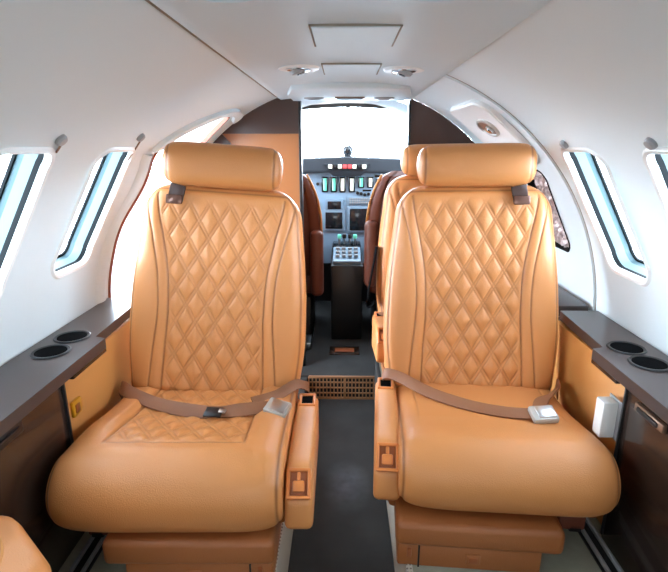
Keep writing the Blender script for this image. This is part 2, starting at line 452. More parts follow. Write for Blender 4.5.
def gasper(x, y, label, sx):
    t = thing('air_vent', label, 'air vent', (x, y, ceilz(x)), 0)
    mb = MB(); mb.lathe([(.058, .003), (.053, -.004), (.043, -.0055), (.034, -.003), (.032, .002)], (0, 0, 0), n=32, sx=1, sy=1.05); mb.build('base', M['white'], t)
    mb = MB(); mb.lathe([(.032, -.002), (.031, -.006), (.026, -.007)], (0, 0, 0)); mb.build('bezel', M['chrome'], t)
    mb = MB(); mb.lathe([(.026, -.003), (.022, -.011), (.012, -.015), (.0, -.015)], (0, 0, 0), Matrix.Rotation(sx*.35, 3, 'Y')); nz = mb.build('nozzle', M['grey'], t)
    mb = MB(); mb.lathe([(.010, -.0145), (.009, -.017), (0, -.017)], (0, 0, 0), Matrix.Rotation(sx*.35, 3, 'Y')); mb.build('outlet', M['black'], nz)
gasper(-.121, 1.44, 'round chrome air vent in a white mount, left side of the ceiling', -1)
gasper(.163, 1.455, 'round chrome air vent in a white mount, right side of the ceiling', 1)

def dome(x, y, w, label):
    t = thing('ceiling_light', label, 'ceiling light', (x, y, ceilz(x)))
    mb = MB(); mb.lathe([(1.0, .002), (.98, -.003), (.90, -.004), (.86, .0)], (0, 0, 0), n=40, sx=w, sy=.055); mb.build('trim_ring', M['ceil'], t)
    mb = MB(); mb.lathe([(.86, .000), (.6, -.003), (0, -.004)], (0, 0, 0), n=40, sx=w, sy=.055); mb.build('lens', M['lamp'], t)
dome(-.16, .738, .062, 'oval ceiling light cut by the top edge, left of centre')
dome(.128, .745, .070, 'oval ceiling light cut by the top edge, right of centre')

# overhead console at the front of the ceiling
t = thing('overhead_console', 'white rounded console with a bronze grille at the front end of the ceiling', 'overhead panel', (.022, 2.02, 1.33))
mb = MB(); mb.prism([(-.20, -.22), (-.10, -.25), (.10, -.25), (.20, -.22), (.235, .0), (.235, .21), (-.235, .21), (-.235, .0)], -.004, .020, 'z', .004, seg=3)
mb.build('housing', M['ceil'], t)
mb = MB(); mb.box((.002, .06, -.005), (.115, .07, .006), .002); gr = mb.build('grille', M['bronze'], t)
mb = MB()
for i in range(5): mb.box((.002, .035+.012*i, -.008), (.10, .004, .003))
mb.build('slot', M['black'], gr)
for sx in (-1, 1):
    mb = MB(); mb.lathe([(.034, -.002), (.032, -.008), (.020, -.010), (.018, -.006)], (sx*.138, .07, 0), sx=1.2); nz = mb.build('vent', M['grey'], t)
    mb = MB(); mb.lathe([(.018, -.007), (0, -.008)], (sx*.138, .07, 0), sx=1.2); mb.build('outlet', M['black'], nz)

# reading light on the raised panel to the right
tang = math.radians(52)
def on_wall(side, deg, y, r=R):
    p = cyl(side, deg, y, r); a = math.radians(deg)
    n = Vector((-side*math.cos(a), 0, -math.sin(a))); yv = Vector((0, 1, 0)); x = yv.cross(n)
    m = Matrix((x, yv, n)).transposed().to_4x4(); m.translation = p; return m
t = thing('reading_light', 'oval bronze reading light on the white panel above the foil covered window', 'reading light')
t.matrix_world = on_wall(1, 51.5, 1.775, R-.016)
mb = MB(); mb.lathe([(1, -.002), (.97, .006), (.8, .008), (.76, .003)], (0, 0, 0), n=36, sx=.043, sy=.085); mb.build('bezel', M['silver'], t)
mb = MB(); mb.lathe([(.76, .003), (.5, .006), (0, .006)], (0, 0, 0), n=36, sx=.043, sy=.085); mb.build('lens', M['bronze'], t)
mb = MB(); mb.lathe([(.016, .004), (.016, .014), (.011, .018), (0, .018)], (0, -.035, 0), n=20); mb.build('bulb', M['chrome'], t)

# shade pulls above the windows
def pull(side, deg, y, label, rod=None):
    t = thing('shade_latch', label, 'latch'); t.matrix_world = on_wall(side, deg, y)
    mb = MB(); mb.lathe([(.013, -.002), (.013, .006), (.010, .010), (0, .011)], (0, 0, 0), n=20); mb.build('knob', M['grey'], t)
    if rod:
        mb = MB(); mb.tube(spline([(0, 0, .007), (-side*rod*.5, rod*.32, .005), (-side*rod, rod*.62, .002)], 10), .0022); mb.build('rod', M['bronze'], t)
pull(-1, 45.0, 1.03, 'grey round latch above the nearest left window', .035)
pull(-1, 46.2, 1.41, 'small grey hook with a thin rod above the second left window', .09)
pull(1, 44.3, 1.353, 'grey round latch above the right window beside the seat')
pull(1, 44.3, .975, 'grey round latch above the window cut by the right edge')

# ---------------------------------------------------------------- floor
mb = MB(); mb.box((0, .4, -.02), (.30, 3.46, .04)); struct(mb.build('floor', M['aisle']))
mb = MB(); mb.box((0, 2.72, .0525), (1.34, 1.18, .125)); o = struct(mb.build('floor_cockpit', M['aisle']))
for sd, nm in ((-1, 'floor_left'), (1, 'floor_right')):
    mb = MB(); mb.box((sd*.445, .41 if sd > 0 else .15, .155), (.56, 3.42 if sd > 0 else 2.9, .09)); struct(mb.build(nm, M['carpet']))
for sd, nm in ((-1, 'trim_6'), (1, 'trim_7')):
    mb = MB(); mb.box((sd*.157, .15, .101), (.016, 2.9, .206), .003); struct(mb.build(nm, M['perf']))
mb = MB(); mb.box((.157, 1.86, .101), (.016, .51, .206), .003); struct(mb.build('trim_12', M['aisle']))
mb = MB(); mb.box((-.445, 1.86, .055), (.56, .52, .11)); struct(mb.build('floor_entry', M['aisle']))
# seat tracks on the side floor
for sd, x, lab in ((-1, .60, 'dark seat rail set in the beige carpet left of the left seat base'), (1, .62, 'dark seat rail set in the beige carpet right of the right seat base')):
    t = thing('seat_rail', lab, 'rail', (sd*x, 1.13, FZ))
    mb = MB(); mb.box((0, 0, .004), (.045, .82, .008), .002); mb.build('base', M['black'], t)
    mb = MB()
    for q in (-1, 1): mb.box((q*.014, 0, .012), (.008, .82, .010), .002)
    mb.build('lip', M['grey'], t)
# vent grille on the step riser
t = thing('vent_grille', 'bronze slotted vent grille across the step at the end of the aisle', 'grille', (.012, 2.125, 0))
mb = MB(); w, h = .335, .108; nx, nz = 20, 4
mb.box((0, .004, .057), (w, .004, h)); 
mb.build('backing', M['black'], t)
mb = MB()
for i in range(nx+1): mb.box((-w/2+w*i/nx, -.002, .057), (.0055 if i != nx//2 else .012, .008, h), .0012)
for j in range(nz+1): mb.box((0, -.002, .057-h/2+h*j/nz), (w, .008, .006 if 0 < j < nz else .012), .0012)
mb.build('bars', M['grille'], t)
t = thing('floor_plate', 'small bronze cover plate on the dark carpet before the cockpit', 'floor plate', (.011, 2.42, .115))
mb = MB(); mb.box((0, 0, .003), (.155, .10, .007), .002); mb.build('plate', M['brown'], t)
mb = MB(); mb.box((0, 0, .0075), (.10, .05, .004), .0015); mb.build('flap', M['tandark'], t)

# ---------------------------------------------------------------- side ledges, cabinets, panels
CUPS = {-1: ((-.722, 1.238), (-.722, 1.137)), 1: ((.717, 1.187), (.720, 1.094))}
def side_unit(sd):
    S = lambda pts: [(sd*a, b) for a, b in pts]
    nm = 'left' if sd < 0 else 'right'
    yS = 1.245 if sd < 0 else 1.195
    yE = 1.60 if sd < 0 else 1.49
    t = thing('side_ledge', 'dark brown %s ledge with two cup holders under the %s windows' % (nm, nm), 'ledge', (sd*.72, .9, .62))
    wallx = .792
    poly = [(a-sd*.72, b-.9) for a, b in S([(.632, -.6), (.632, yS-.01), (.662, yS), (.676, yE), (wallx, yE), (wallx, -.6)])]
    if sd < 0: poly = poly[::-1]
    V = [Vector(p) for p in poly]; E = [(i, (i+1) % 6) for i in range(6)]
    hs = []
    for hx, hy in CUPS[sd]:
        h = [(hx-sd*.72+.038*math.cos(2*PI*k/36), hy-.9+.038*math.sin(2*PI*k/36)) for k in range(36)]; hs.append(h)
        o = len(V); V += [Vector(p) for p in h]; E += [(o+i, o+(i+1) % 36) for i in range(36)]
    rr = delaunay_2d_cdt(V, E, [], 1, 1e-6); mb = MB()
    fs = [f for f in rr[2] if not any(inside((sum(rr[0][i].x for i in f)/len(f), sum(rr[0][i].y for i in f)/len(f)), h) for h in hs)]
    mb.add([(v.x, v.y, .03) for v in rr[0]], fs)
    lo = [(p[0], p[1], .002) for p in poly]; hi = [(p[0], p[1], .03) for p in poly]
    mb.add(lo+hi, [(i, (i+1) % 6, 6+(i+1) % 6, 6+i) for i in range(6)])
    top = mb.build('top', M['ledge'], t)
    mb = MB(); mb.box((sd*(.640-.72), (yS+1.062)/2-.9, -.004), (.012, yS-1.062-.012, .012), .002); mb.build('lip', M['brown'], t)
    return t
ledL = side_unit(-1); ledR = side_unit(1)
def cup(x, y, label):
    t = thing('cup_holder', label, 'cup holder', (x, y, .65))
    mb = MB(); mb.lathe([(.045, .0), (.046, .002), (.043, .004), (.038, .003), (.037, -.002)], (0, 0, 0), n=36); mb.build('rim', M['black'], t)
    mb = MB(); mb.lathe([(.037, .002), (.0355, -.003), (.034, -.006), (.0, -.006)], (0, 0, 0), n=36); mb.build('well', M['hole'], t)
cup(-.722, 1.238, 'round black cup holder in the left ledge, the farther of its two')
cup(-.722, 1.137, 'round black cup holder in the left ledge, the nearer of its two')
cup(.717, 1.187, 'round black cup holder in the right ledge, the farther of its two')
cup(.720, 1.094, 'round black cup holder in the right ledge, the nearer of its two')

# forward ledge on the right, beyond the exit seam
t = thing('side_ledge', 'dark brown ledge piece under the foil covered window, past the near right ledge', 'ledge', (.73, 1.8, .62))
mb = MB(); mb.prism([(-.05, -.28), (.050, -.28), (.050, .40), (-.05, .40)], 0, .036, 'z', .004); mb.build('top', M['ledge'], t)
mb = MB(); mb.box((-.045, .06, -.20), (.012, .68, .40), .003); mb.build('front_panel', M['brown'], t)

for sd, nm in ((-1, 'left'), (1, 'right')):
    # near cabinet (fold-away table stowage): stands proud of the leather panel
    y1 = 1.05
    t = thing('side_cabinet', 'glossy dark brown cabinet below the near end of the %s ledge' % nm, 'cabinet', (sd*.70, .3, FZ))
    mb = MB(); mb.prism([(-sd*.052, 0), (-sd*.052, .42), (sd*.03, .42), (sd*.0, 0)], -.9, y1-.3, 'y', .004); mb.build('body', M['brown'], t)
    mb = MB(); mb.box((-sd*.0545, y1-.3-.008, .215), (.006, .006, .40), .001); mb.build('edge_trim', M['black'], t)
    yl = .83 if sd < 0 else .945
    mb = MB(); mb.box((-sd*.056, yl-.3, .405 if sd < 0 else .396), (.012, .10, .030 if sd < 0 else .020), .004)
    h = mb.build('latch', M['black'] if sd < 0 else M['bronze'], t)
    mb = MB(); mb.box((-sd*.063, yl-.3, .405 if sd < 0 else .396), (.006, .07, .010), .002); mb.build('lever', M['black'], h)
    # leather side panel
    t2 = thing('wainscot', 'tan leather side panel below the %s ledge, beside the %s seat' % (nm, nm), 'wall panel', (sd*.69, 1.32, FZ))
    mb = MB(); y0, yb = 1.055-1.32, (1.60 if sd < 0 else 1.50)-1.32
    mb.prism([(y0, 0), (yb, 0), (yb, .415), (y0, .415)], sd*(.668-.69), sd*(.69-.69), 'x', .004); mb.build('panel', M['sidepanel'], t2)
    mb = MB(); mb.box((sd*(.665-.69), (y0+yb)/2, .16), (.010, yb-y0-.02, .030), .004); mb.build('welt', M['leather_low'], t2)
# amber tag on the left panel, white box on the right panel
t = thing('wall_latch', 'small amber latch plate on the tan left side panel', 'latch', (-.668, 1.11, .515))
mb = MB(); mb.box((.005, 0, 0), (.010, .040, .042), .004); mb.build('plate', M['yellow'], t)
mb = MB(); mb.box((.011, -.004, 0), (.004, .018, .022), .0015); mb.build('button', M['tandark'], t)
t = thing('power_box', 'white box standing out from the right cabinet beside the right seat', 'power box', (.650, 1.06, .474))
mb = MB(); mb.box((-.022, .018, .045), (.036, .036, .092), .004); mb.build('housing', M['white'], t)
mb = MB(); mb.box((-.002, .018, .045), (.004, .056, .100), .002); mb.build('backplate', M['grey'], t)

# ---------------------------------------------------------------- bulkheads
def arc(a0, a1, r=R+.0, n=30):
    return [(r*math.cos(math.radians(a0+(a1-a0)*i/n)), CZ+r*math.sin(math.radians(a0+(a1-a0)*i/n))) for i in range(n+1)]
aL = math.degrees(math.acos(-.19/R))
left_poly = arc(aL, 212)+[(-.19, CZ+R*math.sin(math.radians(212)))]
mb = MB(); mb.prism(left_poly, 2.25, 2.285, 'y'); bl = struct(mb.build('wall_front_left', M['partition']))
aR = math.degrees(math.acos(.285/R))
right_poly = [(.285, CZ+R*math.sin(math.radians(-32)))]+arc(-32, aR)
mb = MB(); mb.prism(right_poly, 2.25, 2.285, 'y'); struct(mb.build('wall_front_right', M['wallbrown']))
# left partition top coloured dark for the shade under the ceiling, dark band following the hull, black edge of the opening
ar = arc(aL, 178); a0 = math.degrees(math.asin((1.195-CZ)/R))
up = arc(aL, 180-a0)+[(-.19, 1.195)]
mb = MB(); mb.prism(up, 2.240, 2.2505, 'y'); struct(mb.build('painted_shade_left', M['wallbrown']))
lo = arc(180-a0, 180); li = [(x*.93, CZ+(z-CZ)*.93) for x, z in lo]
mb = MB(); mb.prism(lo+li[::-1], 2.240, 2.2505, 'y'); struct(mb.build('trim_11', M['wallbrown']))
mb = MB(); mb.box((-.186, 2.262, .72), (.012, .06, 1.22), .002); struct(mb.build('trim_9', M['black']))
mb = MB(); mb.box((.281, 2.262, .72), (.010, .06, 1.22), .002); struct(mb.build('trim_10', M['black']))

# ---------------------------------------------------------------- cockpit
mb = MB()
def cpr(i, j):
    a = math.radians(-40+260*i/40); y = 2.285+.33*j/4; k = 1-.10*(j/4)
    return (R*.97*k*math.cos(a), y, CZ+R*.97*math.sin(a)*(1-.01*j/4))
mb.grid(cpr, 40, 4); struct(mb.build('wall_cockpit_rear', M['ceil']))
for sd, nm in ((-1, 'wall_cockpit_left'), (1, 'wall_cockpit_right')):
    mb = MB(); mb.grid(lambda i, j: (sd*(.70-.03*i/6-.12*(j/6)**1.5), 2.60+.75*j/6, .115+(.93-.115)*i/6), 6, 6); struct(mb.build(nm, M['bezel']))
mb = MB(); mb.box((.02, 3.32, .55), (1.36, .03, .92)); struct(mb.build('wall_cockpit_front', M['black']))
ws = struct(bpy.data.objects.new('window_8', None)); C.objects.link(ws)
def bar(mb, a, b, r): mb.tube([a, b], r, 8)
top = [(-.62, 2.62, 1.02), (-.52, 2.62, 1.22), (-.34, 2.62, 1.325), (.022, 2.62, 1.352), (.384, 2.62, 1.325), (.56, 2.62, 1.22), (.66, 2.62, 1.02)]
base = [(-.60, 3.02, .96), (-.56, 3.12, .98), (-.42, 3.22, 1.0), (.022, 3.32, 1.02), (.464, 3.22, 1.0), (.60, 3.12, .98), (.64, 3.02, .96)]
mb = MB(); mb.tube(spline(top, 24), .018, 8); mb.tube(spline(base, 24), .018, 8)
bar(mb, top[3], base[3], .011)
for i in (1, 5): bar(mb, top[i], base[i], .018)
mb.build('windshield_frame', M['white'], ws)
mb = MB(); tt = spline(top, 24); bb = spline(base, 24)
mb.grid(lambda i, j: tuple(tt[i].lerp(bb[i], j/6)+Vector((0, .004, .002))), 24, 6); mb.build('pane', M['glass'], ws)
mb = MB()
mb.tube(spline([(-.30, 2.60, 1.318), (.022, 2.60, 1.338), (.34, 2.60, 1.318)], 16), .010, 8); mb.build('sun_visor_rail', M['black'], ws)

ip = thing('instrument_panel', 'pale blue cockpit instrument panel with gauges, screens and dark glareshield', 'instrument panel', (0, 3.0, .115))
def I(x, z): return (x, z-.115)
mb = MB(); mb.prism([I(-.56, .45), I(.60, .45), I(.60, .96), I(.40, 1.03), I(-.36, 1.03), I(-.56, .96)], .0, .10, 'y', .006); mb.build('board', M['panelblue'], ip)
mb = MB()
gs = [I(-.60, .93), I(-.58, 1.02), I(-.40, 1.068), I(.022, 1.085), I(.44, 1.068), I(.62, 1.02), I(.64, .93), I(.44, .985), I(.12, .998), I(.10, .978), I(-.06, .978), I(-.08, .998), I(-.40, .985)]
mb.prism(gs, -.07, .24, 'y', .008); mb.build('glareshield', M['glare'], ip)
mb = MB(); mb.prism([I(-.108, 1.050), I(.152, 1.050), I(.128, 1.016), I(-.084, 1.016)], -.078, -.066, 'y', .002); an = mb.build('annunciator', M['glare'], ip)
for i in range(8):
    x = -.088+.221*(i+.5)/8
    mb = MB(); mb.box((x, -.080, 1.033-.115), (.022, .006, .022), .001); mb.build('warning_light', M['red'] if i in (3, 4) else (M['cream'] if i not in (1, 6) else M['screen']), an)
for i, x in enumerate((-.107, -.055, -.004, .051, .106, .160)):
    z0, z1 = (.882, .972) if i < 4 else (.908, .972)
    mb = MB(); mb.box((x, -.006, (z0+z1)/2-.115), (.038, .012, z1-z0), .008, seg=3); ga = mb.build('gauge', M['screen'], ip)
    mb = MB(); mb.box((x, -.013, (z0+z1)/2-.115), (.020, .004, (z1-z0)*.8), .002); mb.build('gauge_scale', M['green'] if i in (0, 1, 4) else M['cream'], ga)
    mb = MB(); mb.box((x-.006, -.0155, (z0+z1)/2-.115), (.004, .002, (z1-z0)*.7)); mb.build('pointer', M['white'], ga)
for cx, cz, w, h in ((-.052, .807, .080, .046), (-.054, .716, .102, .098), (.095, .722, .110, .130), (.32, .80, .13, .16), (-.26, .80, .12, .16)):
    mb = MB(); mb.box((cx, -.007, cz-.115), (w+.026, .016, h+.026), .004); bz = mb.build('display', M['bezel'], ip)
    mb = MB(); mb.box((cx, -.0155, cz-.115), (w, .004, h), .002); mb.build('screen', M['screen'], bz)
mb = MB(); mb.box((.098, -.006, .834-.115), (.142, .012, .044), .003); kp = mb.build('keypad', M['bezel'], ip)
mb = MB()
for i in range(9):
    for j in range(3): mb.box((.098-.056+.014*i, -.014, .834-.115-.012+.012*j), (.010, .005, .008), .001)
mb.build('keys', M['grey'], kp)
for x, z in ((.085, .878), (.107, .874), (.128, .868), (.15, .872), (.20, .94), (.225, .93), (-.150, .93)):
    mb = MB(); mb.lathe([(.010, 0), (.009, .014), (0, .015)], (x, -.001, z-.115), Matrix.Rotation(PI/2, 3, 'X'), n=14); mb.build('knob', M['black'], ip)
mb = MB()
for x, z, w in ((.14, .893, .05), (.215, .975, .06), (.215, .955, .04)):
    mb = MB(); mb.box((x, -.002, z-.115), (w, .006, .010), .001); mb.build('placard', M['screen'], ip)

pd = thing('throttle_pedestal', 'grey and black throttle pedestal between the pilot seats', 'pedestal', (.022, 2.75, .085))
mb = MB(); mb.prism([(-.17, .03), (.24, .03), (.24, .50), (.08, .50), (-.06, .465), (-.17, .45)], -.085, .085, 'x', .008); mb.build('body', M['black'], pd)
mb = MB(); mb.box((0, -.07, .450+.03), (.15, .18, .03), .006, Matrix.Rotation(.25, 3, 'X')); mb.build('top_plate', M['bezel'], pd)
mb = MB(); mb.box((0, .08, .50), (.16, .14, .05), .008); mb.build('quadrant', M['screen'], pd)
for x in (-.042, -.014, .018, .046):
    mb = MB(); mb.tube([(x, .06, .50), (x, .03, .565)], .005, 8); lv = mb.build('throttle_lever', M['metal'], pd)
    mb = MB(); mb.box((x, .028, .572), (.022, .022, .024), .006); mb.build('knob', M['green'] if x in (-.042, .046) else M['black'], lv)
mb = MB()
for i in range(4):
    for j in range(3): mb.box((-.05+.033*i, -.12+.045*j, .481+.0115*j+.012), (.022, .026, .012), .003)
mb.build('switches', M['grey'], pd)
t = thing('compass', 'small dark compass on the windshield centre post above the glareshield', 'compass', (.026, 3.06, 1.085))
mb = MB(); mb.lathe([(.020, 0), (.024, .012), (.030, .03), (.028, .05), (.016, .064), (0, .067)], (0, 0, 0), n=20); mb.build('housing', M['glare'], t)
mb = MB(); mb.lathe([(.018, 0), (.014, .006), (0, .008)], (0, -.027, .036), Matrix.Rotation(PI/2, 3, 'X'), n=18); mb.build('dial', M['screen'], t)

# pilot seats, seen from behind
def pilot(x, label, inner):
    t = thing('pilot_seat', label, 'seat', (x, 2.53, .115))
    def bk(i, j):
        a = 2*PI*i/48; v = j/24; z = .36+.555*v
        hw = .226*(1-max(0, (v-.45)/.55)**2.6*.34)*(.93+.07*min(1, v*4)); th = .052
        e = (1-max(0, (v-.9)/.1)**2)**.5*(1-max(0, (.06-v)/.06)**2)**.5
        c, s = math.cos(a), math.sin(a); q = 2/4.5
        X = hw*(.75+.25*e)*abs(c)**q*(1 if c > 0 else -1); Y = th*e*abs(s)**q*(1 if s > 0 else -1)
        d = abs(abs(X)-hw*.72); sm = g(d, .005) if s < 0 else 0
        return (X, Y*(1-.25*sm)-.10*v+.02, z, sm)
    mb = MB(); mb.grid(bk, 48, 24, True); mb.build('backrest', M['pilot'], t)
    mb = MB(); pts = [Vector((.228*(1-max(0, (v-.45)/.55)**2.6*.34)*sx, -.10*v-.030, .36+.555*v)) for sx in (1,) for v in [k/20*.97 for k in range(21)]]
    for sx in (-1, 1):
        mb = MB(); mb.tube([(p.x*sx, p.y+.025, p.z) for p in pts], .006, 8); mb.build('piping', M['sidepanel'], t)
    mb = MB(); mb.box((0, .18, .34), (.44, .40, .13), .045, seg=4); mb.build('seat_cushion', M['pilot'], t)
    mb = MB(); mb.box((0, .20, .13), (.34, .36, .26), .02); mb.build('base', M['black'], t)
    for sx in (-1, 1):
        mb = MB(); zz = .46 if sx == inner and inner > 0 else .51
        mb.box((sx*.205, -.07, zz), (.066, .07, .34), .028, seg=4); mb.build('armrest', M['pilot'], t)
    for sx in (-1, 1):
        mb = MB(); mb.box((sx*.15, .13, .02), (.04, .46, .04), .006); mb.build('rail', M['metal'], t)
pilot(-.335, 'red brown leather pilot seat seen from behind, left side of the cockpit', 1)
pilot(.345, 'red brown leather pilot seat seen from behind, right side of the cockpit', -1)

# ---------------------------------------------------------------- cabin seats
HWB = [(0, .250), (.15, .262), (.30, .258), (.42, .246), (.52, .232), (.62, .222)]
WI = [(0, .150), (.12, .145), (.25, .138), (.37, .142), (.48, .160), (.56, .176), (.64, .182)]
WO = [(0, .188), (.12, .178), (.25, .166), (.37, .170), (.48, .189), (.56, .207), (.64, .216)]
def quilt(x, z, pw=.058, ph=.098, amp=.0075):
    p = x/pw+z/ph; q = x/pw-z/ph; k = 1/math.sqrt(1/pw**2+1/ph**2)
    d1 = abs(p-round(p))*k; d2 = abs(q-round(q))*k; dl = .0042
    puff = (1-math.exp(-(max(0, d1-dl)/.010)))*(1-math.exp(-(max(0, d2-dl)/.010)))
    gr = max(g(d1-dl, .0019), g(d2-dl, .0019))
    return amp*puff-.0016*gr, gr
def backrest(detail=1.0, amp=.0075, L=.624, line=.3):
    hwf = smoothtab(HWB); wi = smoothtab(WI); wo = smoothtab(WO)
    nc = int(210*detail); ne = 16; nb = 30
    A = [(-.88+1.76*i/nc) for i in range(nc+1)]
    ed = [.88+.12*math.sin(PI/2*i/ne) for i in range(1, ne+1)]
    A = [-e for e in ed[::-1]]+A+ed
    nr = int(215*detail); Z = [L*i/nr*.93 for i in range(nr+1)]+[L*(.93+.07*math.sin(PI/2*i/14)) for i in range(1, 15)]
    rows = []; rc = .085; re = .040
    for z in Z:
        hw = hwf(z)
        if z > L-rc: hw = hw-rc+math.sqrt(max(0, rc*rc-(z-L+rc)**2))
        tz = 1.0
        if z > L-re: tz = math.sqrt(max(0, 1-((z-L+re)/re)**2))
        if z < .03: tz = math.sqrt(max(0, 1-((.03-z)/.03)**2))
        ring = []
        for a in A:
            x = a*hw; ax = abs(x); w1 = wi(z); w2 = wo(z); fr = (1-abs(a)**9)**.5 if abs(a) < 1 else 0
            y = .052*tz*fr; sm = 0
            # bolsters rise outside the insert
            b = sstep(w1-.02, w2+.02, ax)*.010*(1-sstep(.5, .62, z)); y += b*tz*fr
            if ax < w1 and z < L-.035:
                hgt, gr = quilt(x, z-.03, amp=amp)
                fade = sstep(0, .02, w1-ax)*sstep(0, .04, L-.035-z)*sstep(.0, .02, z)
                fade = max(fade, 0)
                y += hgt*fade; sm = max(sm, line*gr*fade)
            for d, wd, dp in ((ax-w1, .0024, .0035), (ax-w2, .0022, .003)):
                if z < L-.03:
                    gg = g(d, wd); y -= dp*gg; sm = max(sm, .62*gg)
            y += .0025*g(ax-(w1+w2)/2, .010)
            # outer welt seam following the outline
            de = min(hwf(z)*.945-ax if z < L-rc else hw*.945-ax, L-.020-z)
            gg = g(de, .0026); y -= .003*gg*tz; sm = max(sm, .7*gg)
            ring.append((x, -y, z, sm))
        for i in range(1, nb):
            t = i/nb; a = math.cos(PI*t); x = a*hw; y = .042*tz*(1-abs(a)**6)**.5
            ring.append((x, y, z, 0))
        rows.append(ring)
    n = len(rows[0]); mb = MB(); mb.grid(lambda i, j: rows[j][i], n, len(rows)-1, True)
    return mb
def headrest(hw=.168, hz=.060, hy=.050):
    nu, nv = 56, 90
    def fn(i, j):
        t = -1+2*j/nv; s = math.sin(PI/2*t); x = hw*s
        e = (1-abs(s)**11)**.45 if abs(s) < 1 else 0
        e = e*(1+.02*math.cos(s*1.5))
        a = 2*PI*i/nu; c, q = math.cos(a), math.sin(a); m = 2/2.7
        y = hy*e*abs(c)**m*(1 if c > 0 else -1); z = hz*e*abs(q)**m*(1 if q > 0 else -1)
        sm = g(abs(x)-hw*.87, .0026); k = 1-.035*sm
        return (x, y*k, z*k, .75*sm)
    mb = MB(); mb.grid(fn, nu, nv, True); return mb
CUSH = [(.03, .250), (-.06, .252), (-.16, .262), (-.26, .281), (-.335, .296), (-.385, .302)]
def cushion_top(y):
    return smoothtab([(-a, b) for a, b in CUSH])(-y)
def cushion(quilted, hw=.252, ylen=1.0, detail=1.0, nose=.088):
    # side profile swept across; local z measured from the seat floor
    ftop = smoothtab([(-a, b) for a, b in CUSH]); yn = -.385*ylen
    P = []; n1 = int(130*detail)
    for i in range(n1+1):
        y = .03+(yn-.03)*i/n1; P.append((y, ftop(-y/ylen if y < 0 else -y)))
    zt = P[-1][1]
    for i in range(1, 33):
        a = PI/2-PI*1.0*i/32; P.append((yn-nose*math.cos(a)*1.02, zt-nose+nose*math.sin(a)))
    zb = P[-1][1]
    for i in range(1, 13): P.append((yn+(0-yn)*i/12, zb+(.115-zb)*i/12 if zb < .115 else zb))
    nc = int(170*detail); ne = 14
    A = [(-.90+1.80*i/nc) for i in range(nc+1)]; ed = [.90+.10*math.sin(PI/2*i/ne) for i in range(1, ne+1)]
    A = [-e for e in ed[::-1]]+A+ed
    N = []
    for j in range(len(P)):
        a = Vector(P[max(0, j-1)]); b = Vector(P[min(len(P)-1, j+1)]); t = (b-a).normalized(); N.append((-t.y, t.x) if False else (t.y, -t.x))
    def fn(i, j):
        a = A[i]; y, z = P[j]; x = a*hw; ax = abs(x); ny, nz = N[j]
        fr = 1-(1-abs(a)**8)**.5 if abs(a) < 1 else 1
        d = -.040*fr; sm = 0
        k = sstep(n1+20, n1-10, j)
        if j <= n1:
            wiq = .150+.010*(y/-.38)
            if quilted:
                qf = sstep(-.365, -.335, y)*sstep(0, .012, wiq-ax)
                h, gr = quilt(x, y*1.15, amp=.0050); d += h*qf; sm = max(sm, .25*gr*qf)
                gg = g(ax-wiq, .0030)*sstep(-.375, -.345, y); d -= .004*gg; sm = max(sm, .55*gg)
                gg = g(y+.36, .003)*sstep(0, .01, wiq-ax); d -= .0025*gg; sm = max(sm, .45*gg)
                d += .016*sstep(wiq-.012, wiq+.03, ax)*sstep(-.38, -.24, y)
            else:
                gg = g(ax-(.188+.006*math.sin(y*9)), .0026)*sstep(-.34, -.12, y)*sstep(-.45, -.3, y); d -= .0022*gg; sm = max(sm, .30*gg)
        gg = g(ax-hw*.955, .0028); d -= .0030*gg*(1 if j < n1+34 else 0); sm = max(sm, .75*gg)
        # soft sag and wrinkles
        d += .0016*noise.noise((x*9, y*9, 1.7))
        return (x, y-ny*(-d) if False else y+(-ny)*(-d), z+(-nz)*(-d), sm) if False else (x, y+NY(ny)*d, z+NY(nz)*d, sm)
    NY = lambda v: v
    # outward normal: for the top (moving -y) tangent=( -1,0) -> outward (0,1)
    N[:] = [(-b, -a) if False else (n[0], n[1]) for n in N for a, b in [n]]
    mb = MB(); mb.grid(fn, len(A)-1, len(P)-1)
    for s in (0, len(A)-1):   # close the sides
        ring = [fn(s, j)[:3] for j in range(len(P))]
        mb.add(ring, [tuple(range(len(ring)))])
    return mb
def catmull2(a): return a

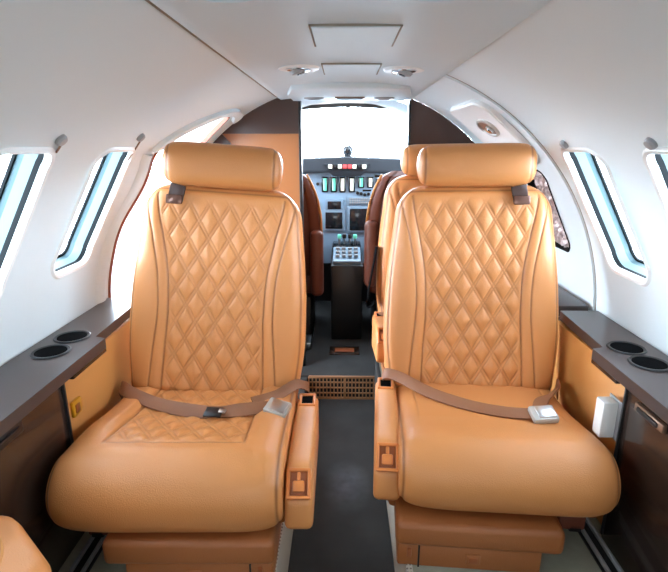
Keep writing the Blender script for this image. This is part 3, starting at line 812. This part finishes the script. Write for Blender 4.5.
def armrest(sd):
    t = MB()
    t.prism([(.03, .12), (.03, .262), (.0, .276), (-.20, .292), (-.335, .300), (-.362, .296), (-.415, .250), (-.425, .185), (-.40, .17), (-.05, .13)], -.031, .031, 'x', .013, seg=3)
    return t
def seat(label, loc, rz, lean, quilted, clip, detail=1.0, in_side=1, belt=None, arm=(0, 0, 0), cush_len=1.0, amp=.0075, tilt=9.5, nose=.088, line=.3, hang=False, chw=.252, cdx=0):
    """in_side: +1 when the aisle is on local +x; local front is -y"""
    t = thing('cabin_seat', label, 'seat', loc, rz)
    T = Matrix.Translation((0, .03, .215)) @ Matrix.Rotation(math.radians(lean), 4, 'Y') @ Matrix.Rotation(-math.radians(tilt), 4, 'X')
    b = backrest(detail, amp, line=line).xf(T).build('backrest', M['leather'], t, sharp=80)
    h = headrest().xf(T @ Matrix.Translation((0, -.043, .676)) @ Matrix.Rotation(math.radians(7), 4, 'X')).build('headrest', M['leather'], t, sharp=80)
    # harness clip hanging from under the headrest on one side
    mb = MB(); mb.ribbon([(clip*.118, -.062, .615), (clip*.122, -.064, .592), (clip*.126, -.062, .572)], .042, .006, [(1, 0, -.15*clip)]*3); 
    hc = mb.xf(T).build('harness_strap', M['wallbrown'], b)
    mb = MB(); mb.box((clip*.127, -.069, .574), (.046, .008, .026), .004); mb.xf(T).build('harness_clip', M['clip'], b)
    c = cushion(quilted, hw=chw, ylen=cush_len, detail=detail, nose=nose).xf(Matrix.Translation((cdx, 0, 0))).build('seat_cushion', M['leather'], t, sharp=70)
    # armrest along the aisle side with recline button
    ax = in_side*.285
    ax -= in_side*arm[0]
    a = armrest(1).xf(Matrix.Translation((ax, arm[1], arm[2])) @ Matrix.Diagonal((1, cush_len, 1, 1))).build('armrest', M['leather'], t)
    ct = Vector((ax, -.389*cush_len+arm[1], .2745+arm[2])); rot = Matrix.Rotation(math.radians(41), 3, 'X')
    def loc2(p): return ct+rot @ Vector(p)
    mb = MB()
    for px, py, sx, sy in ((-.023, 0, .008, .064), (.023, 0, .008, .064), (0, .029, .05, .008), (0, -.029, .05, .008)):
        mb.box(loc2((px, py, .004)), (sx, sy, .012), .003, rot)
    bz = mb.build('recline_bezel', M['tan'], a)
    mb = MB(); mb.box(loc2((0, 0, .001)), (.040, .052, .006), .001, rot); mb.build('recess', M['tandark'], bz)
    mb = MB(); mb.box(loc2((0, -.006, .006)), (.026, .024, .012), .004, rot); mb.box(loc2((0, .015, .005)), (.008, .018, .008), .002, rot); mb.build('recline_button', M['tan'], bz)
    r2 = Matrix.Rotation(math.radians(-2), 3, 'X'); mb = MB()
    for px, py, sx, sy in ((-.020, 0, .009, .066), (.020, 0, .009, .066), (0, .030, .048, .009), (0, -.030, .048, .009)):
        mb.box((ax+px, -.022+py+arm[1], .279+arm[2]), (sx, sy, .012), .003, r2)
    rm = mb.build('buckle_pocket', M['tan'], a)
    mb = MB(); mb.box((ax, -.022+arm[1], .277+arm[2]), (.034, .054, .006), 0, r2); mb.build('pocket_hole', M['hole'], rm)
    # outer low bolster frame and base
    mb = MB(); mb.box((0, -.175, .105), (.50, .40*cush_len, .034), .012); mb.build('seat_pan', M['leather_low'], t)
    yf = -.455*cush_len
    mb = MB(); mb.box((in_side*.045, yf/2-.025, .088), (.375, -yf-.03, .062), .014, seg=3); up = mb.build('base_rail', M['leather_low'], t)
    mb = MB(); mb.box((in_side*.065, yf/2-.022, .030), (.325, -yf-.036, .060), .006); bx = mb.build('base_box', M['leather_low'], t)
    yf = yf-.004
    mb = MB(); mb.box((in_side*.055, yf-.001, .030), (.032, .006, .026), .003); bl_ = mb.build('base_latch', M['leather_low'], bx)
    mb = MB(); mb.box((in_side*.055, yf-.004, .030), (.020, .003, .014), .001); mb.build('latch_recess', M['tandark'], bx)
    mb = MB(); mb.box((in_side*.178, yf-.0005, .030), (.004, .004, .058)); mb.build('seam_strip', M['black'], bx)
    mb = MB(); mb.box((in_side*.20, yf-.002, .040), (.010, .006, .024), .002); mb.build('pull_tab', M['tandark'], bx)
    # outboard rail clamp
    mb = MB(); mb.box((-in_side*.205, -.28*cush_len, .048), (.065, .12, .045), .006); br = mb.build('rail_bracket', M['pilot'], t)
    mb = MB(); mb.box((-in_side*.215, -.26*cush_len, .030), (.03, .16, .020), .003); mb.build('rail_clamp', M['black'], br)
    if belt:
        for pts, sides, w in belt['straps']:
            mb = MB(); P = spline(pts, 40); S = spline(sides, 40)
            mb.ribbon(P, w, .004, S); sb = mb.build('seat_belt', M['strap'], t)
        c_, r_ = belt['buckle']
        mb = MB(); mb.box(c_, (.062, .050, .018), .005, r_); bk = mb.build('buckle', M['silver'], sb)
        mb = MB(); mb.box(Vector(c_)+r_ @ Vector((.004, 0, .0095)), (.044, .040, .005), .002, r_); mb.build('buckle_flap', M['metal'], bk)
        if 'tongue' in belt:
            c_, r_ = belt['tongue']
            mb = MB(); mb.box(c_, (.045, .034, .006), .002, r_); tg = mb.build('belt_adjuster', M['black'], sb)
            mb = MB(); mb.box(Vector(c_)+r_ @ Vector((.022, .004, .002)), (.018, .014, .006), .002, r_); mb.build('adjuster_bar', M['metal'], tg)
    if hang:
        mb = MB(); P = spline([(-.268, .05, .55), (-.285, .03, .45), (-.300, .01, .36), (-.295, -.02, .325), (-.275, -.03, .34)], 24)
        mb.ribbon(P, .05, .004, [(0, 1, 0)]*25); mb.build('shoulder_strap', M['hole'], t)
    return t
ctz = lambda y: cushion_top(y)
UP = (0, 1, .1)
RX = lambda a, b, c=0: Matrix.Rotation(c, 3, 'Z') @ Matrix.Rotation(b, 3, 'Y') @ Matrix.Rotation(a, 3, 'X')
# left seat: aisle on +x
def BP(x, y, h=.012): return (x, y, ctz(y)+h)
beltL = dict(straps=[
    ([(-.268, .01, .215), (-.262, -.02, .262), BP(-.215, -.07, .018), BP(-.12, -.135, .014), BP(-.02, -.185, .014), BP(.06, -.195, .012), BP(.12, -.188, .016), BP(.19, -.170, .018)],
     [(0, 1, .9), (0, 1, .9), (.3, 1, .5), (.3, 1, .5), (.2, 1, .8), (.1, 1, .4), (-.1, 1, .7), (0, 1, .4)], .036),
    ([(.285, .02, .24), (.277, -.01, .262), (.25, -.035, .278), BP(.20, -.085, .016), BP(.14, -.125, .014)],
     [(0, 1, .5), (0, 1, .3), (0, 1, .6), (.4, 1, .5), (.4, 1, .3)], .030)],
    buckle=(BP(.215, -.185, .020), RX(.25, .12, -.35)), tongue=(BP(.055, -.212, .018), RX(.2, 0, -.1)))
# right seat: aisle on -x
beltR = dict(straps=[
    ([(.262, .01, .215), (.250, -.02, .262), BP(.215, -.09, .020), BP(.165, -.15, .018), BP(.135, -.225, .014)],
     [(0, 1, .8), (.3, 1, .7), (1, .8, .3), (1, .3, .1), (1, .3, .1)], .036),
    ([(-.265, .02, .24), (-.255, -.015, .276), (-.215, -.045, .280), BP(-.13, -.125, .016), BP(-.04, -.20, .012), BP(.04, -.245, .012), BP(.11, -.262, .016)],
     [(0, 1, .4), (0, 1, .4), (.2, 1, .6), (.3, 1, .5), (.3, 1, .4), (.2, 1, .4), (0, 1, .3)], .034)],
    buckle=(BP(.130, -.268, .018), RX(.25, -.05, .12)))
seat('orange leather seat left of the aisle, quilted back and quilted cushion', (-.386, 1.345, FZ), math.radians(1), 4.2, True, -1, in_side=1, belt=beltL, amp=.0055, nose=.096, line=.2, arm=(.0, -.025, -.045))
seat('orange leather seat right of the aisle, quilted back and smooth cushion', (.388, 1.395, FZ), math.radians(-4), -1.0, False, 1, in_side=-1, belt=beltR, chw=.240, cdx=.010, arm=(.030, -.01, -.030))
seat('orange quilted seat half hidden directly behind the right seat', (.405, 1.955, FZ), 0, -1, True, 1, detail=.45, in_side=-1, belt=beltR, cush_len=.62, tilt=7, hang=True, arm=(.035, 0, 0))
t = thing('padded_bench', 'rounded tan leather seat corner poking in at the bottom left of the photo', 'bench', (-.545, .378, FZ))
mb = MB(); mb.prism([(-.092, -.33), (.092, -.33), (.092, .255), (-.035, .362), (-.092, .366)], .17, .32, 'z', .045, seg=6); c = mb.build('cushion', M['leather'], t, sharp=80)
mb = MB(); mb.tube(spline([(.030, -.27, .3195), (.030, .0, .3205), (.020, .23, .3205), (-.045, .320, .3195)], 30), .0022, 8); mb.build('piping', M['sidepanel'], c)
mb = MB(); mb.box((0, 0, .08), (.16, .62, .16), .012); mb.build('base', M['leather_low'], t)

GROUPS = {'cabin_seat': 'orange cabin seats', 'pilot_seat': 'pilot seats in the cockpit', 'cup_holder': 'cup holders in the side ledges',
          'air_vent': 'ceiling air vents', 'ceiling_light': 'oval ceiling lights', 'ceiling_hatch': 'ceiling hatch covers',
          'shade_latch': 'latches above the windows', 'side_ledge': 'dark brown side ledges', 'side_cabinet': 'dark brown side cabinets',
          'wainscot': 'tan leather side panels', 'seat_rail': 'seat rails on the side floor'}
for o in list(C.objects):
    k_ = o.name.split('.')[0]
    if o.parent is None and k_ in GROUPS: o['group'] = GROUPS[k_]

# ---------------------------------------------------------------- outside
mb = MB(); mb.grid(lambda i, j: (-40+80*i/8, -40+80*j/8, -1.1), 8, 8); struct(mb.build('ground', M['ground']))
mb = MB(); mb.prism(arc(0, 360, R+.12, 60)[:-1], -1.34, -1.30, 'y'); struct(mb.build('wall_back', M['wallbrown']))
mb = MB(); a0, a1 = 205, 335
mb.grid(lambda i, j: ((R+.11)*math.cos(math.radians(a0+(a1-a0)*i/20)), -1.3+4.6*j/10, CZ+(R+.11)*math.sin(math.radians(a0+(a1-a0)*i/20))), 20, 10)
struct(mb.build('floor_hull', M['black']))
mb = MB(); mb.grid(lambda i, j: ((R+.02)*math.cos(math.radians(60+60*i/20)), -1.3+3.58*j/10, CZ+(R+.02)*math.sin(math.radians(60+60*i/20))), 20, 10)
struct(mb.build('ceiling_hull', M['shell']))

# ---------------------------------------------------------------- light
w = bpy.data.worlds.new('World'); bpy.context.scene.world = w; w.use_nodes = True
bg = w.node_tree.nodes['Background']; bg.inputs[0].default_value = (.77, .92, 1.08, 1); 
# hazy sky: brightest near the horizon, dimmer overhead
wn = w.node_tree; tc = wn.nodes.new('ShaderNodeTexCoord'); sx_ = wn.nodes.new('ShaderNodeSeparateXYZ')
wn.links.new(tc.outputs['Generated'], sx_.inputs[0])
def mth(op, a, b):
    n = wn.nodes.new('ShaderNodeMath'); n.operation = op
    for i, q in enumerate((a, b)):
        if q is None: continue
        if isinstance(q, (int, float)): n.inputs[i].default_value = q
        else: wn.links.new(q, n.inputs[i])
    return n.outputs[0]
z_ = mth('ABSOLUTE', sx_.outputs['Z'], None)
k_ = mth('POWER', mth('SUBTRACT', 1.0, z_), 4.0)
wn.links.new(mth('MULTIPLY', mth('ADD', mth('MULTIPLY', k_, 2.1), .48), 23.5), bg.inputs[1])
def area(loc, rot, sx, sy, p, col=(1, .97, .93)):
    l = bpy.data.lights.new('fill_light', 'AREA'); l.shape = 'RECTANGLE'; l.size = sx; l.size_y = sy; l.energy = p; l.color = col
    o = bpy.data.objects.new('fill_light', l); C.objects.link(o); o.location = loc; o.rotation_euler = rot; return o
area((0, -1.15, .88), (math.radians(88), 0, 0), 1.0, .35, 9, (.90, .96, 1))  # added fill from behind the camera for the seat backs, not a cabin fixture
area((.02, 2.50, 1.31), (math.radians(50), 0, 0), .5, .15, 1.6, (.9, .96, 1))  # added fill under the cockpit roof to brighten the instrument panel

# ---------------------------------------------------------------- camera
cd = bpy.data.cameras.new('Camera'); cam = bpy.data.objects.new('Camera', cd); C.objects.link(cam)
cd.sensor_width = 36; cd.sensor_fit = 'HORIZONTAL'; cd.lens = 36*500/668; cd.clip_start = .02
cam.location = (0, 0, 1.14); cam.rotation_euler = (PI/2-math.atan(139/500), 0, math.atan(9/500))
sc = bpy.context.scene; sc.camera = cam
sc.view_settings.view_transform = 'Standard'; sc.view_settings.look = 'None'; sc.view_settings.exposure = 0
